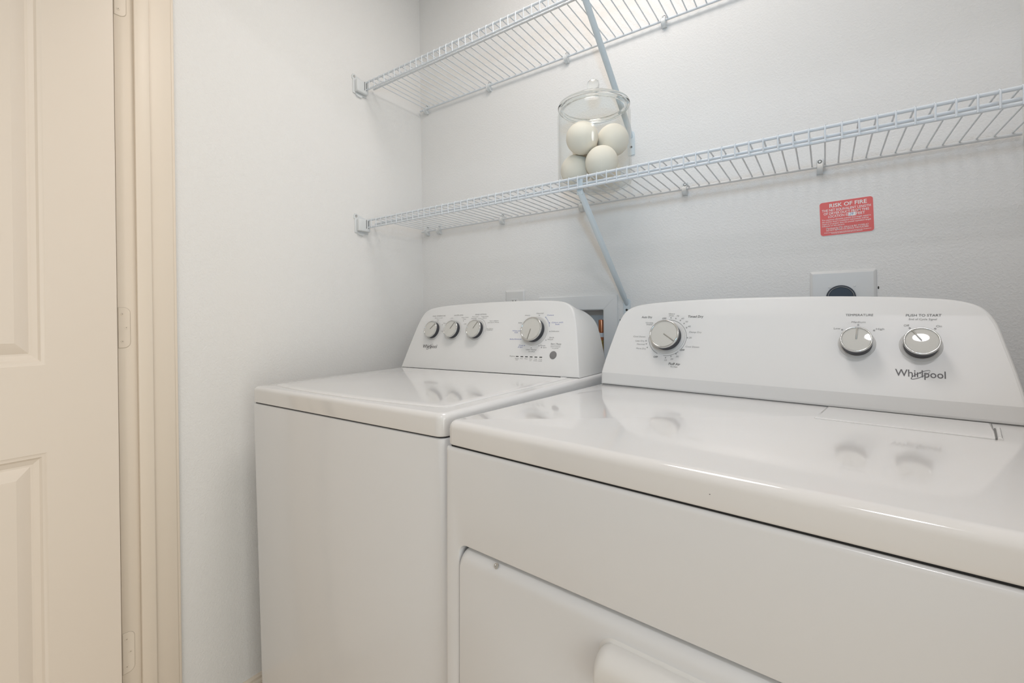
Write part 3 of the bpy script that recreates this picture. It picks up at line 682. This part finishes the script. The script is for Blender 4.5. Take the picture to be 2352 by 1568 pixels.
stx('RISK OF FIRE', .0258, .0700, .0085, .004, 'C', .018); stx('THE NET EQUIVALENT LENGTH', .0168, .0915, .0055); stx('OF DRYER DUCT FROM THIS', .0093, .0850, .0055); stx('LOCATION IS', .0020, .0370, .0055, -.0340, 'L'); stx('FEET', .0020, .0160, .0055, .0190, 'L')
for i, s_ in enumerate(('The maximum allowable exhaust duct length stated in', "the clothes dryer's installation instructions shall be", 'equal to or greater than the posted equivalent length', 'indicated on this placard.')):
    stx(s_, -.0040 - .0047 * i, (.0915, .0875, .0915, .0430)[i], .0030, -.0465, 'L', .012)
stx('Mandated by IMC 504.6.5 & IRC M1502.4.7', -.0245, .0790, .0036, .001); stx('DO NOT REMOVE OR DEFACE THIS PLACARD', -.0293, .0790, .0036, .001)
random.seed(3)
for z, x0, x1 in ((-.0334, -.043, .045), (-.0358, -.029, .029)):       # illegible small print
    x = x0
    while x < x1:
        l = random.uniform(.0012, .0042); rect_mark(bm, MS, x, min(x + l, x1), z, z + .0010); x += l + .0007
finish('lettering', bm, M_WHITE, sign, smooth=False, weld=False)
bm = bmesh.new(); rect_mark(bm, MS, .0040, .0180, .0005, .0088); nb = finish('number_box', bm, M_WHITE, sign, smooth=False)
bm = bmesh.new(); text_bm(bm, '29', .0078, .0062, 'C', MS @ T(.0098, .0017, .0003), .3, -.006); finish('handwriting', bm, M_PEN, sign, smooth=False, weld=False)
# wall plates
def plate(name, xc, zc, W_, H_, label, cat):
    t = thing(name, (xc, 0, zc), label, cat)
    bm = bmesh.new(); out = rrect(-W_ / 2, W_ / 2, -H_ / 2, H_ / 2, .003, 4)
    loft(bm, [[(x, y, z) for x, z in rrect(-W_ / 2 + i, W_ / 2 - i, -H_ / 2 + i, H_ / 2 - i, max(.003 - i * .4, .0006), 4)] for i, y in ((0, -.0001), (0, -.0016), (.0012, -.0030), (.0050, -.0052), (.0062, -.0056))]); finish('cover_plate', bm, M_PLATE, t, angle=8)
    return t
dp = plate('dryer_outlet', 1.363, 1.1275, .1262, .1262, 'white square wall plate with a round black dryer outlet, behind the dryer', 'outlet')
MP = Matrix.Translation((-.0030, -.0054, 0)) @ Matrix.Rotation(PI / 2, 4, 'X')
bm = bmesh.new(); lathe(bm, [(0, .004), (.0235, .004), (.0245, .0060), (.0275, .0062), (.0283, .0040), (.0288, 0)], MP, 48); finish('receptacle', bm, M_PLUG, dp)
bm = bmesh.new(); lathe(bm, [(.0238, .0042), (.0242, .0064), (.0252, .0064), (.0254, .0055)], MP, 48); finish('receptacle_ring', bm, M_PLUGR, dp)
for x, z in ((-.0245, .0255), (.0225, .0265)): 
    bm = bmesh.new(); lathe(bm, [(.0026, 0), (.0022, .0012), (0, .0014)], Matrix.Translation((x, -.0054, z)) @ Matrix.Rotation(PI / 2, 4, 'X'), 14); finish('screw', bm, M_PLATE, dp)
op = plate('wall_outlet', .4453, 1.1230, .0800, .1270, 'small white electrical outlet plate on the back wall, peeking over the washing machine', 'outlet')
for dz_ in (.0200, -.0200):
    bm = bmesh.new(); out = rrect(-.0165, .0165, dz_ - .0145, dz_ + .0145, .009, 6)
    loft(bm, [[(x, y, z) for x, z in inset2(out, i)] for i, y in ((0, -.0050), (0, -.0068), (.0008, -.0074))]); rc = finish('receptacle', bm, M_PLATE, op)
    bm = bmesh.new(); box(bm, -.0072, -.0048, -.0078, -.0060, dz_ + .001, dz_ + .0088); box(bm, .0048, .0072, -.0078, -.0060, dz_ + .001, dz_ + .0088); box(bm, -.002, .002, -.0078, -.0060, dz_ - .009, dz_ - .005, .0008); finish('slots', bm, M_HOLE, rc, smooth=False)
bm = bmesh.new(); lathe(bm, [(.003, 0), (.0026, .0012), (0, .0014)], Matrix.Translation((0, -.0056, 0)) @ Matrix.Rotation(PI / 2, 4, 'X'), 14); finish('screw', bm, M_PLATE, op)
# recessed washer valve box
vb = thing('valve_box', ((HX[0] + HX[1]) / 2, 0, HZ[0]), 'white recessed water valve box in the back wall between washing machine and dryer', 'valve box')
cx = -(HX[0] + HX[1]) / 2; cz = -HZ[0]
bm = bmesh.new()
def vr(x0, x1, z0, z1, r, y): return [(x + cx, y, z + cz) for x, z in rrect(x0, x1, z0, z1, r, 4)]
loft(bm, [vr(.540, .816, .920, 1.157, .004, -.0001), vr(.540, .816, .920, 1.157, .004, -.004), vr(.5415, .8145, .9215, 1.1555, .004, -.006), vr(HX[0] + .001 - .003, HX[1] + .002, HZ[0] - .002, HZ[1] + .002, .003, -.006), vr(HX[0] + .001, HX[1] - .001, HZ[0] + .001, HZ[1] - .001, .002, -.004), vr(HX[0] + .001, HX[1] - .001, HZ[0] + .001, HZ[1] - .001, .002, .068)], False, True)
finish('frame', bm, M_BOX, vb, angle=30)
def pipe(x):
    bm = bmesh.new(); q = Matrix.Translation((x + cx, .040, cz))
    lathe(bm, [(0, .9685), (.0080, .9685), (.0090, .970), (.0090, .986), (.0115, .987), (.0120, 1.006), (.0090, 1.009), (.0090, 1.016), (.0080, 1.017)], q, 24); v = finish('valve', bm, M_BRASS, vb, angle=40)
    bm = bmesh.new(); lathe(bm, [(.0078, 1.016), (.0078, 1.042), (.0098, 1.043), (.0098, 1.078), (.009, 1.081), (0, 1.082)], q, 24); finish('copper_pipe', bm, M_COPPER, v, angle=40)
    bm = bmesh.new(); lathe(bm, [(.0080, 1.0265), (.0085, 1.027), (.0085, 1.0395), (.0080, 1.040)], q, 24); finish('tape_label', bm, M_LABEL, v)
    bm = bmesh.new(); qq = Matrix.Translation((x - .0075 + cx, .022, .999 + cz)) @ Matrix.Rotation(PI / 2, 4, 'X')
    lathe(bm, [(.0045, -.010), (.0045, .004), (.0140, .005), (.0150, .007), (.0140, .010), (.0110, .0095), (.0100, .007), (.0060, .007), (.0055, .0095), (0, .010)], qq, 28); finish('valve_wheel', bm, M_STEEL, v, angle=40)
pipe(.7455); pipe(.610)
# little pocks in the wall paint by the plates
for x, z, nm in ((1.4290, 1.1475, 'dryer outlet plate'), (.8225, 1.0795, 'valve box')):
    bm = bmesh.new(); lathe(bm, [(.0022, 0), (.0018, .0004), (0, .0005)], Matrix.Translation((x, 0, z)) @ Matrix.Rotation(PI / 2, 4, 'X') @ Matrix.Diagonal((.7, 1.6, 1, 1)), 10)
    tag(finish('screw_anchor', bm, M_HOLE), 'tiny dark plug hole at the right edge of the ' + nm, 'wall plug')
